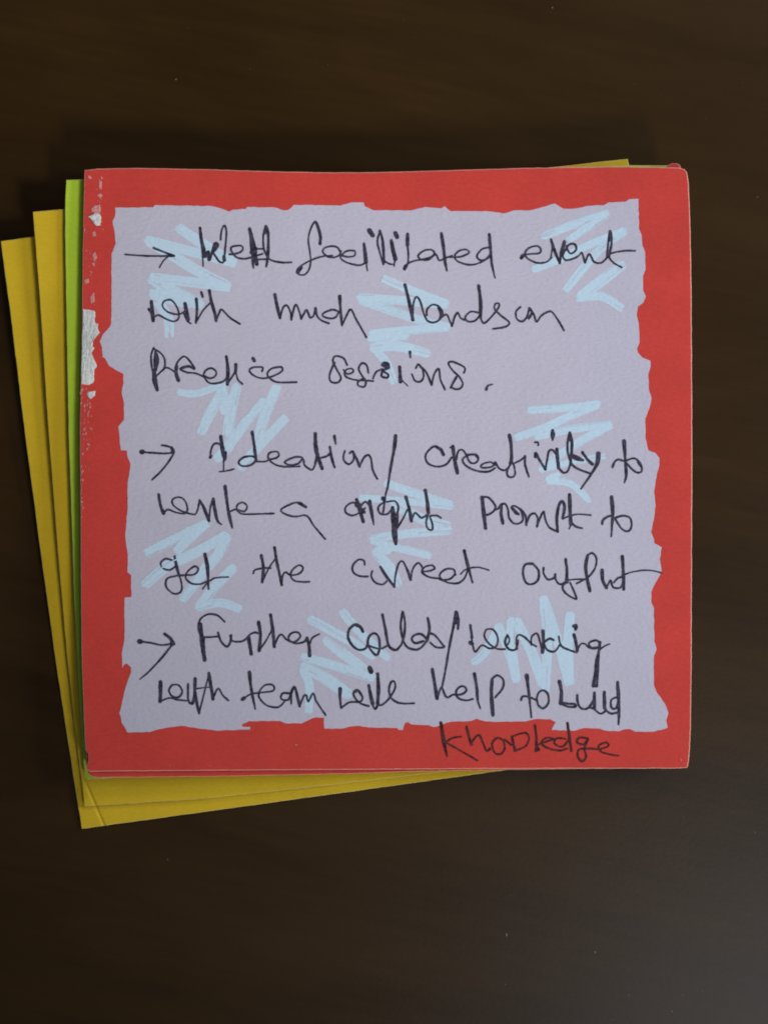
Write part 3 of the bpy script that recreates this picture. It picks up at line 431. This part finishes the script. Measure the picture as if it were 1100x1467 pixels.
   (13, 3.4, [(545, 340), (580, 318), (605, 327)]), (13, 3.1, [(545, 340), (565, 385), (610, 395), (642, 355)]), (13, 3.2, [(635, 305), (645, 350), (670, 375), (745, 402)]), (13, 4.6, [(728, 295), (740, 340), (748, 390)]), (13, 4.4, [(725, 242), (742, 238), (738, 260)]), (13, 3, [(745, 390), (770, 350), (795, 350), (820, 372), (870, 372)]), (13, 3.4, [(888, 345), (860, 328), (818, 345), (835, 375), (875, 370), (888, 340)]), (13, (4, 4, 4.6), [(885, 340), (880, 390), (865, 450), (855, 540), (845, 605)]), (13, 3.6, [(878, 390), (875, 470), (867, 605)]), (13, 4.4, [(845, 600), (865, 606)]), (13, (3, 2), [(880, 388), (910, 365), (945, 350)])]),
 ('with', [(11, 5.2, [(152, 483), (152, 540), (150, 588)]), (11, 2.8, [(150, 588), (200, 570), (250, 580), (303, 585)]), (11, 3, [(200, 520), (215, 500), (250, 500), (270, 535), (250, 565), (215, 560), (198, 530), (208, 508)]), (11, 3.4, [(302, 495), (303, 580), (325, 600), (340, 565)]), (11, (4.6, 4), [(340, 465), (336, 560), (325, 600)]), (11, 4, [(342, 540), (350, 600), (362, 652)]), (11, 2.6, [(362, 652), (380, 580), (405, 480), (415, 435)]), (11, 4.6, [(415, 435), (425, 500), (437, 575)]), (11, 3, [(437, 575), (455, 530), (470, 520), (490, 555), (520, 582)]), (11, 2.4, [(340, 520), (420, 510)])]),
 ('team', [(11, (4.8, 4.4, 2.8), [(635, 430), (645, 520), (667, 630)]), (11, 2.9, [(595, 580), (640, 550), (700, 540), (765, 530), (762, 500), (720, 500), (690, 535), (690, 570), (730, 610), (790, 620), (825, 590)]), (11, 4.8, [(597, 577), (607, 570)]), (11, 3.1, [(858, 545), (815, 545), (808, 575), (845, 580), (860, 550), (862, 600)]), (11, 4, [(860, 545), (880, 510), (895, 560), (908, 615)]), (11, 3, [(908, 615), (930, 560), (945, 555), (955, 590), (980, 545), (1000, 590), (1048, 662)])]),
 ('will', [(12, (5.6, 3.6, 3), [(90, 718), (90, 790), (98, 862)]), (12, 3.1, [(98, 862), (160, 820), (240, 815), (258, 780), (225, 728), (195, 740), (195, 775), (240, 825), (305, 848)]), (12, 4, [(200, 740), (225, 730), (250, 765)]), (12, (4.4, 5.2), [(305, 692), (320, 770), (335, 830)]), (12, 3.2, [(330, 830), (355, 870), (378, 820)]), (12, 6.4, [(312, 562), (322, 588)]), (12, 4.8, [(372, 607), (378, 720), (372, 830)]), (12, 3.1, [(372, 835), (400, 840), (450, 800), (500, 720), (500, 668), (478, 662), (458, 710), (465, 770), (500, 810), (560, 828), (645, 826)])]),
 ('help', [(12, (4.4, 5), [(782, 572), (800, 680), (818, 790)]), (12, 3.2, [(818, 790), (835, 740), (852, 708), (880, 770), (900, 782), (940, 762), (1000, 760), (1038, 730), (1020, 700), (985, 705), (960, 740), (975, 785), (1030, 805), (1085, 795)]), (13, (4.6, 4, 2.8), [(125, 532), (140, 620), (145, 690), (160, 740)]), (13, (4.4, 5.4), [(232, 572), (228, 650), (237, 780)]), (13, 3.2, [(232, 562), (265, 540), (300, 570), (295, 620), (250, 675)])]),
 ('to', [(13, (5.4, 4, 2.6), [(442, 542), (455, 650), (470, 795)]), (13, 3.2, [(408, 690), (415, 670), (450, 670), (500, 690)]), (13, 3.2, [(500, 690), (515, 645), (545, 632), (572, 660), (572, 710), (542, 740), (512, 722), (505, 690)])]),
 ('build', [(13, (4.8, 5), [(640, 577), (652, 640), (648, 710)]), (13, 3.4, [(648, 710), (690, 730), (738, 730), (732, 715), (690, 712), (655, 705)]), (13, 3.4, [(748, 660), (752, 710), (775, 742), (815, 738), (848, 690)]), (13, 4.6, [(852, 647), (852, 740)]), (13, 3.2, [(825, 735), (850, 745), (885, 772), (915, 760), (920, 740)]), (13, 4.6, [(912, 642), (913, 740)]), (13, 3.2, [(990, 672), (955, 690), (955, 735), (980, 742), (997, 700)]), (13, 3.2, [(915, 745), (950, 772), (995, 765)]), (13, (4.4, 5, 4, 3), [(992, 582), (998, 680), (1000, 780), (998, 838)])]),
 ('knowledge', [(14, (4.6, 5, 2.6), [(112, 270), (128, 370), (143, 438)]), (14, 2.6, [(138, 366), (175, 345), (215, 340)]), (14, 2.6, [(140, 370), (210, 410), (297, 460)]), (14, (3.6, 4), [(243, 290), (255, 340), (268, 380)]), (14, 3, [(265, 375), (290, 340), (310, 335), (330, 380), (345, 412), (362, 400)]), (14, 2.9, [(432, 362), (400, 345), (373, 375), (385, 420), (415, 428), (437, 400), (432, 355), (470, 382)]), (14, 3.6, [(475, 347), (482, 380), (490, 410)]), (14, 2.6, [(470, 340), (540, 320), (560, 350), (540, 390), (485, 412)]), (14, 3.4, [(590, 282), (598, 350), (595, 413)]),
   (14, 2.8, [(592, 413), (612, 405), (600, 385), (660, 360), (685, 352), (650, 345), (622, 370), (650, 395), (710, 410), (755, 400)]), (14, 2.8, [(745, 350), (700, 348), (690, 375), (730, 390), (762, 355)]), (14, (4, 3.4), [(755, 270), (765, 340), (775, 412)]), (14, 3, [(858, 348), (815, 345), (805, 370), (840, 378), (860, 350), (842, 400), (850, 440), (830, 465), (808, 440), (815, 405), (870, 400), (920, 405)]), (14, 2.6, [(915, 405), (962, 388), (955, 370), (920, 380), (915, 405), (950, 425), (1015, 437)])]),
]
def draw_word(bm, strokes, shrink=1.0):
    for c, wd, pts in strokes:
        ox, oy, s = CP[c]
        ws = wd if isinstance(wd, tuple) else (wd,)
        n = len(pts); q = []
        for i, (x, y) in enumerate(pts):
            t = i / max(1, n - 1) * (len(ws) - 1); a = int(t); b = min(a + 1, len(ws) - 1)
            q.append((ox + x / s, oy + y / s, 3.0 * ((ws[a] + (ws[b] - ws[a]) * (t - a)) / 3.0) ** 1.18 * shrink * 0.98))
        line = catmull(q, 1.4)
        ph = random.uniform(0, 6)
        line = [(x, y, max(1.2, w * (1 + 0.09 * math.sin(i * 0.31 + ph)))) for i, (x, y, w) in enumerate(line)]
        ribbon(bm, line, L_TOP, 40e-6, 0.22)
for name, strokes in WORDS:
    bm = bmesh.new(); draw_word(bm, strokes)
    finish_flat(bm, L_TOP)
    o = link('handwritten_arrow' if name == 'arrow' else 'handwritten_word', bm, M_INKRED if name == 'knowledge' else M_INK, root)
    if name == 'knowledge': o['label'] = 'single word written on the red border below the panel'

# torn white paper and scuffs along the glued left edge
def flake(bm, pts, lift, height, layer=L_TOP, jit=0.5):
    """an irregular low scab of torn paper: outline px points, raised ragged middle"""
    ring = densify(pts, 2.5, jit)
    cx = sum(p[0] for p in ring) / len(ring); cy = sum(p[1] for p in ring) / len(ring)
    levels = []
    for t, h in ((1.0, 0.0), (0.92, 0.7), (0.62, 1.0), (0.3, 0.85)):
        row = []
        for x, y in ring:
            a, b = P(cx + (x - cx) * t, cy + (y - cy) * t, layer)
            row.append(bm.verts.new((a, b, lift + height * h * random.uniform(0.55, 1.1) * (0 if h == 0 else 1))))
        levels.append(row)
    n = len(ring)
    for A, B in zip(levels, levels[1:]):
        for i in range(n): bm.faces.new((A[i], A[(i + 1) % n], B[(i + 1) % n], B[i]))
    bm.faces.new(levels[-1])

c = lambda k, pts: [(CP[k][0] + x / CP[k][2], CP[k][1] + y / CP[k][2]) for x, y in pts]
bm = bmesh.new()
flake(bm, c(19, [(358, 205), (430, 215), (500, 225), (520, 250), (510, 330), (515, 385), (560, 400), (550, 460), (580, 515), (520, 560), (490, 620), (480, 690), (510, 720), (480, 760), (465, 780), (490, 850), (530, 920), (540, 960), (505, 1000), (500, 1080), (500, 1160), (460, 1190), (430, 1205), (335, 1185), (335, 1000), (340, 800), (340, 600), (352, 400)]), 22e-6, 0.10 * MM)
finish_flat(bm, L_TOP)
link('torn_paper_scrap', bm, M_WHITE, root)
bm = bmesh.new()
flake(bm, c(18, [(500, 988), (560, 960), (640, 925), (690, 940), (715, 1000), (705, 1080), (690, 1130), (640, 1135), (590, 1090), (570, 1040)]), 22e-6, 0.16 * MM)
finish_flat(bm, L_TOP)
link('torn_paper_scrap', bm, M_WHITE, root)
bm = bmesh.new()
flake(bm, c(19, [(420, 1290), (520, 1280), (515, 1340), (450, 1390), (415, 1340)]), 22e-6, 0.10 * MM)
finish_flat(bm, L_TOP)
link('torn_paper_scrap', bm, M_WHITE, root)
bm = bmesh.new()
flake(bm, c(18, [(545, 870), (620, 810), (700, 795), (710, 860), (700, 925), (620, 930), (570, 910)]), 22e-6, 0.08 * MM)
for k, pts in ((18, [(500, 340), (530, 335), (575, 385), (520, 395)]), (18, [(700, 330), (745, 385), (715, 400)]), (18, [(680, 400), (725, 440), (720, 560), (680, 540)]), (18, [(650, 650), (700, 620), (740, 655), (700, 700)]), (18, [(575, 1250), (600, 1210), (640, 1290), (590, 1300)]), (18, [(440, 1160), (470, 1200), (440, 1230)]),
              (17, [(485, 600), (500, 585), (510, 620), (495, 640)]), (17, [(480, 650), (498, 645), (495, 668)]), (17, [(440, 735), (465, 728), (468, 750), (448, 755)]), (17, [(470, 830), (492, 800), (498, 850), (478, 862)]), (17, [(482, 490), (500, 482), (502, 505), (490, 508)])):
    flake(bm, c(k, pts), 22e-6, 0.05 * MM, jit=0.3)
for _ in range(70):
    y = random.uniform(556, 690) if random.random() < 0.8 else random.uniform(690, 745)
    xm = 131 if y < 672 else 119
    x = 115.5 + (xm - 115.5) * random.random() ** (0.8 if y < 672 else 1.6); r = random.uniform(0.7, 2.2)
    flake(bm, [(x + r * random.uniform(.5, 1.2) * math.cos(a) * 0.8, y + r * random.uniform(.6, 1.5) * math.sin(a)) for a in (0, 1.2, 2.4, 3.6, 4.9)], 22e-6 + random.random() * 8e-6, 0.04 * MM, jit=0.2)
for _ in range(26):
    y = random.uniform(250, 440); x = random.gauss(130 if y > 330 else 142, 3.5); r = random.uniform(0.4, 1.1)
    flake(bm, [(x + r * math.cos(a), y + r * 1.4 * math.sin(a)) for a in (0, 1.2, 2.4, 3.6, 4.9)], 22e-6, 0.03 * MM, jit=0.2)
for x, y, r in ((424, 1067.5, 1.7), (243.5, 1097, 1.0), (975, 1089, 1.5), (300, 1098, 0.8)):
    flake(bm, [(x + r * math.cos(a), y + r * math.sin(a)) for a in (0, 1.2, 2.4, 3.6, 4.9)], 22e-6, 0.05 * MM, jit=0.2)
finish_flat(bm, L_TOP)
tag(link('scuff_marks', bm, M_PINK, root), kind='stuff')
